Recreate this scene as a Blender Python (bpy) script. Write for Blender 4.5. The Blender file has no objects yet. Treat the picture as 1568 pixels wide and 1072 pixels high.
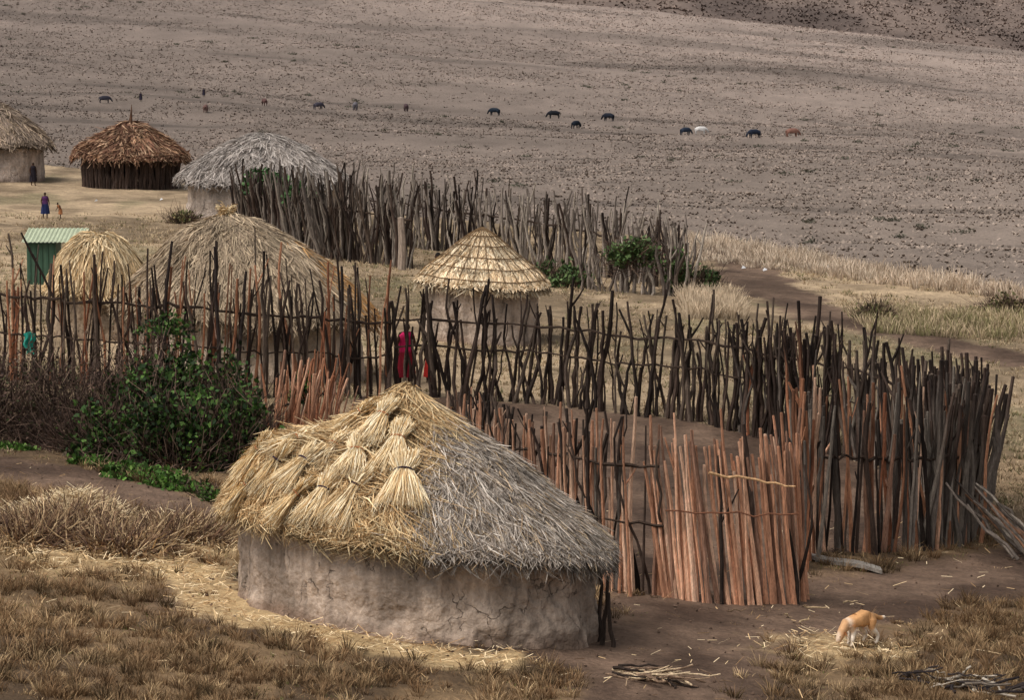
import bpy, math
import numpy as np
rng=np.random.default_rng(7)
U=rng.uniform
N=rng.normal
def S(r,g,b,m=1.0):
    c=np.array([r,g,b],float)/255
    return np.where(c<=.04045,c/12.92,((c+.055)/1.055)**2.4)*m
def _h(ix,iy,seed):
    n=(ix*374761393+iy*668265263+seed*982451653)&0xffffffff
    n=((n^(n>>13))*1274126177)&0xffffffff
    return ((n^(n>>16))&0xffff)/65535.
def vn(x,y,seed=0):
    x=np.asarray(x,float);y=np.asarray(y,float)
    ix=np.floor(x).astype(np.int64);iy=np.floor(y).astype(np.int64)
    fx=x-ix;fy=y-iy;fx=fx*fx*(3-2*fx);fy=fy*fy*(3-2*fy)
    a=_h(ix,iy,seed);b=_h(ix+1,iy,seed);c=_h(ix,iy+1,seed);d=_h(ix+1,iy+1,seed)
    return (a*(1-fx)+b*fx)*(1-fy)+(c*(1-fx)+d*fx)*fy
def fbm(x,y,seed=0,o=4):
    s=0;a=.5;t=0
    for i in range(o):
        s=s+a*vn(x*2**i,y*2**i,seed+i*17);t+=a;a*=.5
    return s/t
def sm(a,b,x):
    t=np.clip((x-a)/(b-a),0,1);return t*t*(3-2*t)
def nrm(v): return v/np.maximum(np.linalg.norm(v,axis=-1,keepdims=True),1e-9)
def mix(a,b,t):
    t=np.asarray(t)[...,None];return np.asarray(a)*(1-t)+np.asarray(b)*t

# ---------------- terrain height
def T(X,Y):
    X=np.asarray(X,float);Y=np.asarray(Y,float)
    k=np.interp(Y,[0,62,100,160,400,900,1300,4000],[.08,.08,.035,.03,.02,.05,.105,.105])
    zf=np.interp(Y,[100,400,650,900,1100,1300,1420,1600,2600,4200],[-24,-24,-29,-31,-24,-12,-22,-22,100,140])
    Ye=130-1.2*np.clip(X,-60,22)+2*np.sin(X*.3)
    t=1-np.exp(-np.maximum(Y-Ye,0)/70)
    Xc=np.where(Y<200,np.clip(X,-60,60),X)
    z=-k*Xc+t*zf
    far=sm(200,400,Y)
    z=z+(fbm(X*.6,Y*.6,3,3)-.5)*.14*(1-far)+(fbm(X*.012,Y*.012,5,3)-.5)*6*far
    return z

# ---------------- mesh builder
class MB:
    def __init__(s): s.V=[];s.Q=[];s.T=[];s.C=[];s.n=0
    def add(s,V,Q,C,tri=False):
        V=np.asarray(V,float).reshape(-1,3)
        (s.T if tri else s.Q).append(np.asarray(Q,np.int64)+s.n)
        s.V.append(V);C=np.asarray(C,float)
        s.C.append(np.broadcast_to(C,(len(V),3)) if C.ndim==1 else C.reshape(-1,3))
        s.n+=len(V)
    def build(s,name,mat,parent=None,smooth=False):
        V=np.concatenate(s.V);C=np.concatenate(s.C)
        me=bpy.data.meshes.new(name)
        loops=[];sizes=[]
        if s.Q:
            q=np.concatenate(s.Q);loops.append(q.ravel());sizes.append(np.full(len(q),4))
        if s.T:
            t=np.concatenate(s.T);loops.append(t.ravel());sizes.append(np.full(len(t),3))
        L=np.concatenate(loops).astype(np.int32);sz=np.concatenate(sizes)
        st=np.concatenate([[0],np.cumsum(sz)[:-1]]).astype(np.int32)
        me.vertices.add(len(V));me.vertices.foreach_set('co',V.astype(np.float32).ravel())
        me.loops.add(len(L));me.loops.foreach_set('vertex_index',L)
        me.polygons.add(len(sz));me.polygons.foreach_set('loop_start',st)
        me.polygons.foreach_set('use_smooth',np.full(len(sz),smooth))
        me.update(calc_edges=True);me.validate()
        at=me.color_attributes.new('Col','FLOAT_COLOR','POINT')
        if len(at.data)==len(C):
            at.data.foreach_set('color',np.c_[C,np.ones(len(C))].astype(np.float32).ravel())
        me.materials.append(mat)
        ob=bpy.data.objects.new(name,me);bpy.context.collection.objects.link(ob)
        if parent:
            ob.parent=parent;ob.matrix_parent_inverse=parent.matrix_world.inverted()
        return ob
def empty(name,x,y,z):
    e=bpy.data.objects.new(name,None);bpy.context.collection.objects.link(e)
    e.location=(x,y,z);bpy.context.view_layer.update();return e
def ribbons(mb,P,W,side,C):
    n,m,_=P.shape
    if side.ndim==2: side=side[:,None,:]
    W=np.broadcast_to(W,(n,m))[...,None]
    V=np.stack([P-side*W/2,P+side*W/2],2)
    i=np.arange(n)[:,None]*(m*2)+np.arange(m-1)[None]*2
    Q=np.stack([i,i+1,i+3,i+2],-1).reshape(-1,4)
    C=np.asarray(C)
    if C.ndim==1: C=np.broadcast_to(C,(n,3))
    if C.ndim==2: C=np.broadcast_to(C[:,None,:],(n,m,3))
    mb.add(V,Q,np.repeat(C[:,:,None,:],2,2))
def tubes(mb,P,R,C,k=6):
    P=np.asarray(P,float);R=np.asarray(R,float)
    if P.ndim==2: P=P[None];R=R[None]
    n,m,_=P.shape;R=np.broadcast_to(R,(n,m))
    C=np.asarray(C,float)
    if C.ndim==1: C=np.broadcast_to(C,(n,m,3))
    elif C.ndim==2: C=np.broadcast_to(C[:,None,:],(n,m,3))
    tend=nrm(P[:,-1]-P[:,-2])
    P=np.concatenate([P,(P[:,-1]+tend*R[:,-1:]*.3)[:,None]],1);R=np.concatenate([R,np.full((n,1),1e-4)],1);C=np.concatenate([C,C[:,-1:]*1.25],1);m+=1
    Tn=nrm(np.gradient(P,axis=1))
    ref=np.where(np.abs(Tn[...,2:3])>.7,np.array([1.,0,0]),np.array([0,0,1.]))
    u=nrm(np.cross(ref,Tn));v=np.cross(Tn,u)
    a=np.arange(k)*2*np.pi/k
    V=P[:,:,None]+R[:,:,None,None]*(np.cos(a)[None,None,:,None]*u[:,:,None]+np.sin(a)[None,None,:,None]*v[:,:,None])
    I=np.arange(n)[:,None,None]*m*k;J=np.arange(m-1)[None,:,None]*k;K=np.arange(k)[None,None,:];K2=(K+1)%k
    Q=np.stack([I+J+K,I+J+K2,I+J+k+K2,I+J+k+K],-1).reshape(-1,4)
    mb.add(V,Q,np.repeat(C[:,:,None,:],k,2))

# ---------------- materials
def vmat(name,scale=8,contrast=.5,bump=.3,bs=30,rough=.9,stretch=(1,1,1),scale2=None,dist=.02):
    m=bpy.data.materials.new(name);m.use_nodes=True;nt=m.node_tree;nd=nt.nodes;lk=nt.links
    b=nd['Principled BSDF'];b.inputs['Roughness'].default_value=rough
    b.inputs['Specular IOR Level'].default_value=.12
    at=nd.new('ShaderNodeAttribute');at.attribute_name='Col'
    tc=nd.new('ShaderNodeTexCoord');mp=nd.new('ShaderNodeMapping');mp.inputs['Scale'].default_value=stretch
    lk.new(tc.outputs['Object'],mp.inputs['Vector'])
    col=at.outputs['Color']
    for sc,ct in ((scale,contrast),(scale2,contrast*.8)):
        if sc is None: continue
        nz=nd.new('ShaderNodeTexNoise');nz.inputs['Scale'].default_value=sc;nz.inputs['Detail'].default_value=6;nz.inputs['Roughness'].default_value=.65
        lk.new(mp.outputs['Vector'],nz.inputs['Vector'])
        mr=nd.new('ShaderNodeMapRange');mr.inputs['From Min'].default_value=.3;mr.inputs['From Max'].default_value=.7
        mr.inputs['To Min'].default_value=1-ct;mr.inputs['To Max'].default_value=1+ct
        lk.new(nz.outputs['Fac'],mr.inputs['Value'])
        mx=nd.new('ShaderNodeVectorMath');mx.operation='SCALE'
        lk.new(col,mx.inputs[0]);lk.new(mr.outputs['Result'],mx.inputs['Scale']);col=mx.outputs['Vector']
    lk.new(col,b.inputs['Base Color'])
    if bump:
        nb=nd.new('ShaderNodeTexNoise');nb.inputs['Scale'].default_value=bs;nb.inputs['Detail'].default_value=6
        lk.new(mp.outputs['Vector'],nb.inputs['Vector'])
        bp=nd.new('ShaderNodeBump');bp.inputs['Strength'].default_value=bump;bp.inputs['Distance'].default_value=dist
        lk.new(nb.outputs['Fac'],bp.inputs['Height']);lk.new(bp.outputs['Normal'],b.inputs['Normal'])
    return m
M_ground=vmat('ground_soil',2.2,.30,.9,7,.95,scale2=14,dist=.07)
M_grass=vmat('dry_grass',1.2,.25,0)
M_thatch=vmat('thatch_straw',3,.22,0)
M_wood=vmat('stick_bark',7,.42,.8,30,.85,stretch=(3,3,.5),dist=.015,scale2=30)
M_leaf=vmat('leaf',2.5,.3,0,rough=.6)
M_cloth=vmat('cloth',10,.15,.2,40)
M_skin=vmat('skin_hide',12,.2,.2,60,.7)
M_paint=vmat('painted_metal',5,.15,.1,30,.5)
def mudmat():
    m=vmat('mud_plaster',2.2,.22,1.0,9,.95,scale2=16,dist=.07)
    nt=m.node_tree;nd=nt.nodes;lk=nt.links
    b=nd['Principled BSDF'];bc=b.inputs['Base Color'].links[0].from_socket
    nrmS=b.inputs['Normal'].links[0].from_node
    tc=nd.new('ShaderNodeTexCoord')
    nz=nd.new('ShaderNodeTexNoise');nz.inputs['Scale'].default_value=5;nz.inputs['Detail'].default_value=8
    lk.new(tc.outputs['Object'],nz.inputs['Vector'])
    va=nd.new('ShaderNodeVectorMath');va.operation='MULTIPLY_ADD';va.inputs[1].default_value=(.45,.45,.45)
    lk.new(nz.outputs['Color'],va.inputs[0]);lk.new(tc.outputs['Object'],va.inputs[2])
    mp=nd.new('ShaderNodeMapping');mp.inputs['Scale'].default_value=(1,1,.4);lk.new(va.outputs[0],mp.inputs['Vector'])
    vo=nd.new('ShaderNodeTexVoronoi');vo.feature='DISTANCE_TO_EDGE';vo.inputs['Scale'].default_value=2.4
    lk.new(mp.outputs[0],vo.inputs['Vector'])
    mr=nd.new('ShaderNodeMapRange');mr.inputs['From Min'].default_value=0.002;mr.inputs['From Max'].default_value=.016
    lk.new(vo.outputs['Distance'],mr.inputs['Value'])
    n2=nd.new('ShaderNodeTexNoise');n2.inputs['Scale'].default_value=1.8;n2.inputs['Detail'].default_value=3;lk.new(tc.outputs['Object'],n2.inputs['Vector'])
    m2=nd.new('ShaderNodeMapRange');m2.inputs['From Min'].default_value=.44;m2.inputs['From Max'].default_value=.50;lk.new(n2.outputs['Fac'],m2.inputs['Value'])
    mx=nd.new('ShaderNodeMath');mx.operation='MAXIMUM';lk.new(mr.outputs[0],mx.inputs[0]);lk.new(m2.outputs[0],mx.inputs[1])
    m3=nd.new('ShaderNodeMapRange');m3.inputs['To Min'].default_value=.42;lk.new(mx.outputs[0],m3.inputs['Value'])
    sc=nd.new('ShaderNodeVectorMath');sc.operation='SCALE';lk.new(bc,sc.inputs[0]);lk.new(m3.outputs[0],sc.inputs['Scale'])
    mp2=nd.new('ShaderNodeMapping');mp2.inputs['Scale'].default_value=(7,7,.8);lk.new(tc.outputs['Object'],mp2.inputs['Vector'])
    n3=nd.new('ShaderNodeTexNoise');n3.inputs['Scale'].default_value=1;n3.inputs['Detail'].default_value=5;lk.new(mp2.outputs[0],n3.inputs['Vector'])
    m4=nd.new('ShaderNodeMapRange');m4.inputs['From Min'].default_value=.35;m4.inputs['From Max'].default_value=.65;m4.inputs['To Min'].default_value=.78;m4.inputs['To Max'].default_value=1.16;lk.new(n3.outputs['Fac'],m4.inputs['Value'])
    s2=nd.new('ShaderNodeVectorMath');s2.operation='SCALE';lk.new(sc.outputs[0],s2.inputs[0]);lk.new(m4.outputs[0],s2.inputs['Scale'])
    lk.new(s2.outputs[0],b.inputs['Base Color'])
    b2=nd.new('ShaderNodeBump');b2.inputs['Strength'].default_value=.8;b2.inputs['Distance'].default_value=.03
    lk.new(mx.outputs[0],b2.inputs['Height']);lk.new(nrmS.outputs[0],b2.inputs['Normal']);lk.new(b2.outputs[0],b.inputs['Normal'])
    return m
M_mud=mudmat()

# ---------------- masks
def pdist(X,Y,pts):
    d=np.full(np.shape(X),1e9)
    for (x0,y0),(x1,y1) in zip(pts[:-1],pts[1:]):
        dx,dy=x1-x0,y1-y0
        t=np.clip(((X-x0)*dx+(Y-y0)*dy)/(dx*dx+dy*dy),0,1)
        d=np.minimum(d,np.hypot(X-x0-t*dx,Y-y0-t*dy))
    return d
def inpoly(X,Y,p):
    r=np.zeros(np.shape(X),bool);n=len(p)
    for i in range(n):
        x0,y0=p[i];x1,y1=p[(i+1)%n]
        c=((y0>Y)!=(y1>Y))&(X<(x1-x0)*(Y-y0)/((y1-y0)+1e-12)+x0)
        r^=c
    return r
COMP=[(-3.3,80),(0.2,80.1),(2.9,78.9),(4.8,77.2),(6.55,74.6),(7.73,71.5),(8.2,67.6),(7.8,65.1),(6.67,63.6),(4.96,62.6),(4.5,58.4),(2.3,57.3),(1.4,57.5),(-.25,61.8),(-1,67),(-4.2,69.6),(-3.3,76)]
PATH1=[(-14,70),(-8.9,65.6),(-6.4,63.5),(-4.4,61.5),(-1.5,60),(.8,58)]
YARD=[(1.9,46),(2.1,50),(2.5,53.8),(4.3,57),(6.6,60.8),(9,63.5),(14,66)]
YARD2=[(-.5,51.3),(1.6,52.3),(2.4,54.5),(2.2,56.5)]
PATH2=[(6.2,121),(6.9,116),(7.3,108.7),(8.5,100),(12.2,93),(20,86)]
STRAW=[(-5.6,58.5),(-4.6,55),(-3.6,52.9),(-1.44,51.4),(-.2,50.9)]
def soil(X,Y):
    w=(fbm(X*1.1,Y*.6,11)-.5)*1.4+(fbm(X*4,Y*3,12)-.5)*.7
    a=1-sm(.7,1.3,pdist(X,Y,PATH1)+w)
    b=1-sm(1.0,1.8,pdist(X,Y,YARD)+w)
    b2=1-sm(.6,1.1,pdist(X,Y,YARD2)+w*.6)
    c=inpoly(X,Y,COMP).astype(float)
    d=1-sm(.8,1.3,pdist(X,Y,PATH2)+w)
    e=1-sm(.0,.5,np.hypot((X+1.38)/3.0,(Y-54.1)/2.4)-1.0)
    return np.maximum.reduce([a,b,b2,c,d,e*.9])
def straw(X,Y):
    w=(fbm(X*2,Y*1.2,21)-.5)*1.3
    a=1-sm(.35,.85,pdist(X,Y,STRAW)+w)
    b=(1-sm(.5,1.1,np.hypot((X+6.2)/2.4,(Y-58.0)/3.2)+w*.6))*.75
    c=(1-sm(.5,1.0,np.hypot((X-4.7)/1.4,(Y-54.2)/1.3)+w))*.75
    return np.maximum.reduce([a,b,c])
def gcol(X,Y):
    n=fbm(X*.8,Y*.5,31);n2=fbm(X*.15,Y*.1,32)
    near=mix(S(82,66,50),S(120,98,73),sm(.35,.65,n))
    mid=mix(S(118,101,80),S(168,146,118),sm(.35,.62,n*.5+n2*.5))
    mid=mix(mid,S(100,98,70),sm(.58,.70,fbm(X*.3,Y*.15,33))*.45)
    mid=mid*(.75+.5*fbm(X*.5,Y*.9,35))[...,None]
    c=mix(near,mid,sm(64,88,Y))
    c=mix(c,mix(S(74,58,48),S(108,88,74),sm(.3,.7,n)),soil(X,Y)*.95)
    c=mix(c,S(200,172,128),straw(X,Y)*.75)
    b=fbm(X*.004+Y*.0015,Y*.012,41);b2=fbm(X*.03,Y*.03,42)
    st=sm(.56,.70,fbm(X*.012+Y*.004,Y*.055,44));sp=fbm(X*.22,Y*.16,45,3)
    haze_tint=np.interp(Y,[200,450,800,1150,1300,1900],[0,.15,.5,.85,1,1.])  # distance haze painted into the hillside colour, paler with depth
    f=mix(S(112,100,90),S(142,127,117),haze_tint)
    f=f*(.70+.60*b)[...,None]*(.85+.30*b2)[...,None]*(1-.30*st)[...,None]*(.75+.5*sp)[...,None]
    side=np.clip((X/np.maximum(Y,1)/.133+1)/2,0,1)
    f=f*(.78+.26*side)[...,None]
    f2=mix(S(92,80,74),S(120,105,96),sm(.3,.7,fbm(X*.03,Y*.015,43)))*(.8+.4*fbm(X*.12,Y*.05,46,3))[...,None]
    f=mix(f,f2,sm(1330,1400,Y))
    c=mix(c,f,sm(0,25,Y-(130-1.2*np.clip(X,-60,22))))
    return c

# ---------------- ground
def ground():
    ys=[];y=15.
    while y<4200:
        ys.append(y);y+= .12 if 48<y<66 else (.2 if y<130 else max(.3,(y-120)*.006+.3))
    ys=np.array(ys);nx=420
    t=np.linspace(-1,1,nx);t=np.sign(t)*(np.abs(t)*.6+.4*np.abs(t)**3)
    Y=np.repeat(ys[:,None],nx,1);X=t[None]*(14+ys[:,None]*.30)
    Z=T(X,Y)
    near=(Y<130)
    Z=Z+near*((fbm(X*4,Y*4,8,3)-.5)*.05)
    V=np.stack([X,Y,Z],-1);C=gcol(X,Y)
    i=(np.arange(len(ys)-1)[:,None]*nx+np.arange(nx-1)[None]).ravel()
    Q=np.stack([i,i+1,i+nx+1,i+nx],-1)
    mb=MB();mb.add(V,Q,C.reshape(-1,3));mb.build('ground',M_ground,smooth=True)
ground()

COWS=[(-86,812,S(48,46,54),0),(-54,838,S(86,62,58),1.9),(-42.8,850,S(66,62,70),.6),(-35,859,S(96,92,96),1.5),(-24,870,S(72,56,58),1.7),(-4,876,S(28,36,46),2.7),(9.5,873,S(28,30,36),3.3),(13.8,830,S(26,32,42),.9),(21.8,868,S(26,30,40),2.6),(36,797,S(40,48,62),.5),(40.2,818,S(200,196,192),.1),(49.3,782,S(36,42,56),3.6),(57.5,788,S(128,92,80),.3),(-64,803,S(100,76,70),1.5)]
HERD=[(-79,818),(-69.5,867)]
# ---------------- grass
def tufts(mb,X,Y,nb,h,w,spread,cols,lean=.5,zoff=0,hv=.4,cm=1.0):
    n=len(X);X=np.repeat(X,nb);Y=np.repeat(Y,nb);h=np.repeat(np.broadcast_to(h,(n,)),nb)
    ci=np.repeat(rng.integers(0,len(cols),n),nb);C=np.asarray(cols)[ci]*U(.7,1.3,(n*nb,1))
    C=C*np.repeat(np.broadcast_to(cm,(n,)),nb)[:,None]
    a=U(0,2*np.pi,n*nb);r=np.abs(N(0,spread,n*nb))
    x=X+r*np.cos(a);y=Y+r*np.sin(a);z=T(x,y)+zoff-.02
    L=h*U(1-hv,1+hv,n*nb);ln=lean*U(.2,1.4,n*nb)
    P0=np.stack([x,y,z],-1);D=np.stack([np.cos(a)*ln,np.sin(a)*ln,np.ones(n*nb)],-1);D=nrm(D)
    P1=P0+D*L[:,None]*.55;D2=nrm(D+np.stack([np.cos(a)*ln,np.sin(a)*ln,-.3*ln],-1)*.8);P2=P1+D2*L[:,None]*.45
    b=U(0,np.pi,n*nb);side=np.stack([np.cos(b),np.sin(b)*.5,N(0,.15,n*nb)],-1)
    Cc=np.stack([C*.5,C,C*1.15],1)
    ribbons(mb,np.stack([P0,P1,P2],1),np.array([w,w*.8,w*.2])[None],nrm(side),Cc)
DRY=[S(130,104,76),S(148,121,89),S(106,83,60),S(178,151,114),S(120,93,66),S(90,74,53)]
def near_grass():
    mb=MB()
    n=15000;Y=U(46,66,n);X=U(-1,1,n)*(2+Y*.16)
    keep=(U(0,1,n)>soil(X,Y)*1.0)&(fbm(X*1.3,Y*1.3,77)>U(.3,.6,n))&~((np.hypot((X+1.38)/2.9,(Y-54.1)/2.3)<1.02))
    X=X[keep];Y=Y[keep]
    st=straw(X,Y);m=U(0,1,len(X))>st*.9
    X=X[m];Y=Y[m];cm=.58+.74*fbm(X*.9,Y*.7,71)
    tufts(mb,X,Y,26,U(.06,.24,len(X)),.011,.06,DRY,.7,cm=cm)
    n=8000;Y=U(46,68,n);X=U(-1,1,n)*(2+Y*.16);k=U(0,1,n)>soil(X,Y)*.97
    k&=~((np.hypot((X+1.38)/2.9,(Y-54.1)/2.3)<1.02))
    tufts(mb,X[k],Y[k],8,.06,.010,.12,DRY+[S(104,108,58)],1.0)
    mb.build('foreground_dry_grass',M_grass)
    mb=MB()
    n=34000;Y=U(65,128,n);X=U(-1,1,n)*(2+Y*.17)
    k=(U(0,1,n)>soil(X,Y))&(Y<130-1.2*X)&(fbm(X*.5,Y*.3,78)>U(.3,.6,n))
    cols=[S(170,150,120),S(184,162,132),S(144,124,98),S(118,112,80)]
    tufts(mb,X[k],Y[k],8,U(.04,.14,k.sum()),.022,.10,cols,.7,cm=np.interp(Y[k],[65,90],[.7,1.]))
    n=2400;X=U(4.5,20,n);Y=130-1.2*X-U(.3,1.0,n)**2*9+3
    tufts(mb,X,Y,12,U(.2,.7,n)*(fbm(X*.8,Y*.4,79)+.05),.02,.12,[S(192,172,150),S(174,154,132),S(206,188,166)],.35)
    n=300;X=U(4.6,6.0,n);Y=U(99,105,n);tufts(mb,X,Y,12,.42,.02,.12,[S(190,170,144)],.4)
    n=500;X=U(9,14,n);Y=U(97,103,n);tufts(mb,X,Y,10,.28,.02,.15,[S(178,158,128),S(132,124,88)],.4)
    mb.build('ledge_dry_grass',M_grass)
    mb=MB()
    n=150000;Y=np.sqrt(U(300**2,1380**2,n));X=U(-1,1,n)*Y*.18
    k=(Y>330)&(fbm(X*.03,Y*.03,80)>U(.2,.6,n))
    for q in [(c[0],c[1]) for c in COWS]+HERD: k&=~((np.abs(X-q[0])<3.2)&(Y>q[1]-16)&(Y<q[1]+3))
    X=X[k];Y=Y[k]
    n2=30000;Y2=U(1400,2300,n2);X2=U(-.02,.18,n2)*Y2
    X=np.r_[X,X2];Y=np.r_[Y,Y2];n=len(X)
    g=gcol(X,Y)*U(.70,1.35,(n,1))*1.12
    nb=3;a=U(0,2*np.pi,(n,nb));sz=U(.22,.52,(n,1,1))*np.interp(Y,[350,900,1380,1400],[1.0,.95,1.,2.6])[:,None,None]
    P0=np.stack([X,Y,T(X,Y)-.05],-1)[:,None]+np.stack([np.cos(a),np.sin(a),0*a],-1)*.6*sz
    D=np.stack([np.cos(a)*1.0,np.sin(a)*1.0,0*a+.6],-1)
    P=np.stack([P0,P0+D*sz],2).reshape(-1,2,3)
    side=np.stack([np.cos(a+1.57),np.sin(a+1.57),0*a],-1).reshape(-1,3)
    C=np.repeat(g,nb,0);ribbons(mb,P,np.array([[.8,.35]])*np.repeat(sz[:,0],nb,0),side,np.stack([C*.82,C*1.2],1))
    mb.build('hillside_tussocks',M_grass)
    mb=MB();n=420;Y=U(350,1300,n);X=U(-1,1,n)*Y*.18
    k=fbm(X*.02,Y*.02,91)>.55;X=X[k];Y=Y[k]
    for x,y in zip(X,Y):
        r=U(.4,1.6);m=50
        P=np.stack([x+N(0,r*.6,m),y+N(0,r*.8,m),T(x,y)+np.abs(N(0,.22,m))],-1)
        D=nrm(N(0,1,(m,3)));ribbons(mb,np.stack([P,P+D*.3],1),.25,nrm(N(0,1,(m,3))),S(88,84,72)*U(.7,1.3,(m,1)))
    mb.build('hillside_scrub',M_leaf)
near_grass()

def strawlitter():
    mb=MB();n=46000
    Y=U(49,66,n);X=U(-1,1,n)*(1+Y*.15);s=straw(X,Y)
    k=(U(0,1,n)<s*1.2)|(U(0,1,n)<.02)
    k&=~((np.hypot((X+1.38)/2.6,(Y-54.1)/2.0)<1.0))
    X=X[k];Y=Y[k];n=len(X);a=U(0,np.pi,n);L=U(.06,.22,n)[:,None]
    P0=np.stack([X,Y,T(X,Y)+U(.01,.09,n)],-1);D=np.stack([np.cos(a),np.sin(a),N(0,.25,n)],-1)
    cols=np.array([S(226,198,154),S(202,170,126),S(242,218,178),S(162,128,90)])[rng.integers(0,4,n)]*U(.75,1.15,(n,1))
    ribbons(mb,np.stack([P0,P0+D*L],1),.011,nrm(np.stack([-np.sin(a),np.cos(a),N(0,.5,n)],-1)),cols)
    mb.build('straw_litter',M_thatch)
strawlitter()

# ---------------- huts
def hut(name,cx,cy,a,b,rot,eave,apex,over,colf,nstr,wallcol,bump=None,slen=.45,p=1.2,sw=.016,apx=(0,0),courses=None,rough=.05,lift=.05,base=None,tilt=1.0,wallkind='mud',fring=1.0,hang=.6,messy=None,wres=(160,18)):
    z0=float(T(cx,cy)) if base is None else base
    c,s=math.cos(rot),math.sin(rot);A=a+over;B=b+over
    E=empty(name,cx,cy,z0)
    def surf(rho,phi,fr=True):
        re=np.where(rho>1,1+(rho-1)*.30,rho)
        lx=re*A*np.cos(phi)+apx[0]*np.clip(1-rho,0,1);ly=re*B*np.sin(phi)+apx[1]*np.clip(1-rho,0,1)
        ox=lx*c-ly*s;oy=lx*s+ly*c
        rr=np.clip(rho,0,1);rs=np.sqrt(rr*rr+.006)-.0
        z=z0+eave+(apex-eave)*(1-rs**p)
        z=z-sm(.88,1.0,rho)*.06-np.maximum(rho-1,0)*A*hang
        z=z+(fbm(ox*1.6+cx,oy*1.6+cy,int(abs(cx*10))+5,3)-.5)*rough*4
        if bump is not None: z=z+bump(ox,oy,rr)
        z=z+tilt*(T(cx+ox,cy+oy)-z0)*1.0
        return np.stack([cx+ox,cy+oy,z],-1),ox,oy
    mb=MB();nr,npn=22,96
    R=np.linspace(0.001,1.0,nr);PH=np.arange(npn)*2*np.pi/npn
    RR,PP=np.meshgrid(R,PH,indexing='ij');V,ox,oy=surf(RR,PP);V[...,2]-=.03
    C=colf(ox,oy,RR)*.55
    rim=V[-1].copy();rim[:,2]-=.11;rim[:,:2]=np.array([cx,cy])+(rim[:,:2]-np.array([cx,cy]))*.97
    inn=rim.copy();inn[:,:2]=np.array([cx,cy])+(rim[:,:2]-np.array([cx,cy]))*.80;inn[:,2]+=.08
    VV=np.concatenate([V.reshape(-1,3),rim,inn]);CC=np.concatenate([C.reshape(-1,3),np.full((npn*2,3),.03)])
    rows=nr+2;i=np.arange(rows-1)[:,None]*npn;k=np.arange(npn)[None];k2=(k+1)%npn
    Q=np.stack([i+k,i+k2,i+npn+k2,i+npn+k],-1).reshape(-1,4)
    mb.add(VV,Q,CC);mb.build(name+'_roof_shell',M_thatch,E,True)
    mb=MB();n=nstr
    if courses:
        rho=(rng.integers(0,courses,n)+U(0,.25,n))/courses*1.0
        w8=rho/rho.max();rho=np.where(U(0,1,n)<w8+.25,rho,1-U(0,.3,n)/courses*1.0)
    else: rho=np.sqrt(U(0,1.0,n))
    phi=U(0,2*np.pi,n);L=slen*U(.5,1.3,n)
    edge=(rho>.9)&(U(0,1,n)<.5);L=np.where(edge,L*.6,L)
    dr=L/((A+B)/2)
    _,ox,oy=surf(rho,phi);ms=np.ones(n) if messy is None else messy(ox,oy,rho)
    tw=N(0,.07,n)*ms/np.maximum(rho,.15)
    lf=np.abs(N(0,lift,n))*ms
    drip=(rho>.95)&(U(0,1,n)<.35)
    pts=[]
    for t in (0,.5,1.):
        P,ox,oy=surf(rho+dr*t,phi+tw*t);P[:,2]+=lf*(.35+.9*t)+N(0,.01,n)*t
        P[:,2]=np.where(drip,P[:,2]-.10-.08*t,P[:,2])
        if t==0: C=colf(ox,oy,rho)
        pts.append(P)
    P=np.stack(pts,1);P[:,2,:2]+=N(0,.03*fring,(n,2))
    D=nrm(P[:,2]-P[:,0]);sd=nrm(np.cross(D,np.array([0,0,1.])+N(0,.5,(n,3))))
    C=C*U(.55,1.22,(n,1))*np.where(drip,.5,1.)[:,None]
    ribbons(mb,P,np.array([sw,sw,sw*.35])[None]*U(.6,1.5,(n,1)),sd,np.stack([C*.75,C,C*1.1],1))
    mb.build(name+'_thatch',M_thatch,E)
    mb=MB();npn,nz=wres;PH=np.arange(npn)*2*np.pi/npn;H=np.linspace(0,1,nz)
    HH,PP=np.meshgrid(H,PH,indexing='ij')
    if wallkind=='mud':
        d=(fbm(PP*6,HH*4,int(abs(cy)),5)-.5)*.20+(1-HH)**3*.07
        pt=sm(.50,.52,fbm(PP*4.5,HH*1.6,15,3))
        d=d+pt*.025
        k_=1+d/((a+b)/2)
        lx=a*np.cos(PP)*k_;ly=b*np.sin(PP)*k_
        x=cx+lx*c-ly*s;y=cy+lx*s+ly*c
        zb=T(x,y)*tilt+(1-tilt)*z0-.12;z=zb+HH*(eave+.22)
        nn=fbm(PP*5,HH*2.2,9,4)
        C=mix(np.array(wallcol)*.80,np.array(wallcol)*1.10,sm(.35,.65,nn))*(.86+.2*pt)[...,None]
        C=mix(C,S(112,88,72),(1-sm(.08,.22,HH+.15*(nn-.5)))*.6)
        i=np.arange(nz-1)[:,None]*npn;k=np.arange(npn)[None];k2=(k+1)%npn
        Q=np.stack([i+k,i+k2,i+npn+k2,i+npn+k],-1).reshape(-1,4)
        mb.add(np.stack([x,y,z],-1),Q,C.reshape(-1,3));mb.build(name+'_mud_wall',M_mud,E,True)
    else:
        ph=np.arange(0,2*np.pi,.05);m=len(ph)
        x=cx+a*np.cos(ph)*c-b*np.sin(ph)*s;y=cy+a*np.cos(ph)*s+b*np.sin(ph)*c
        t=np.linspace(0,1,5)[None,:,None]
        P=np.stack([x,y,T(x,y)-.1],-1)[:,None]+t*np.array([0,0,eave+.2])+N(0,.03,(m,5,3))
        tubes(mb,P,np.full((m,5),.06),np.array(wallcol)*U(.5,1.3,(m,1)))
        mb.build(name+'_stick_wall',M_wood,E)
    return E,surf,z0

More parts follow.
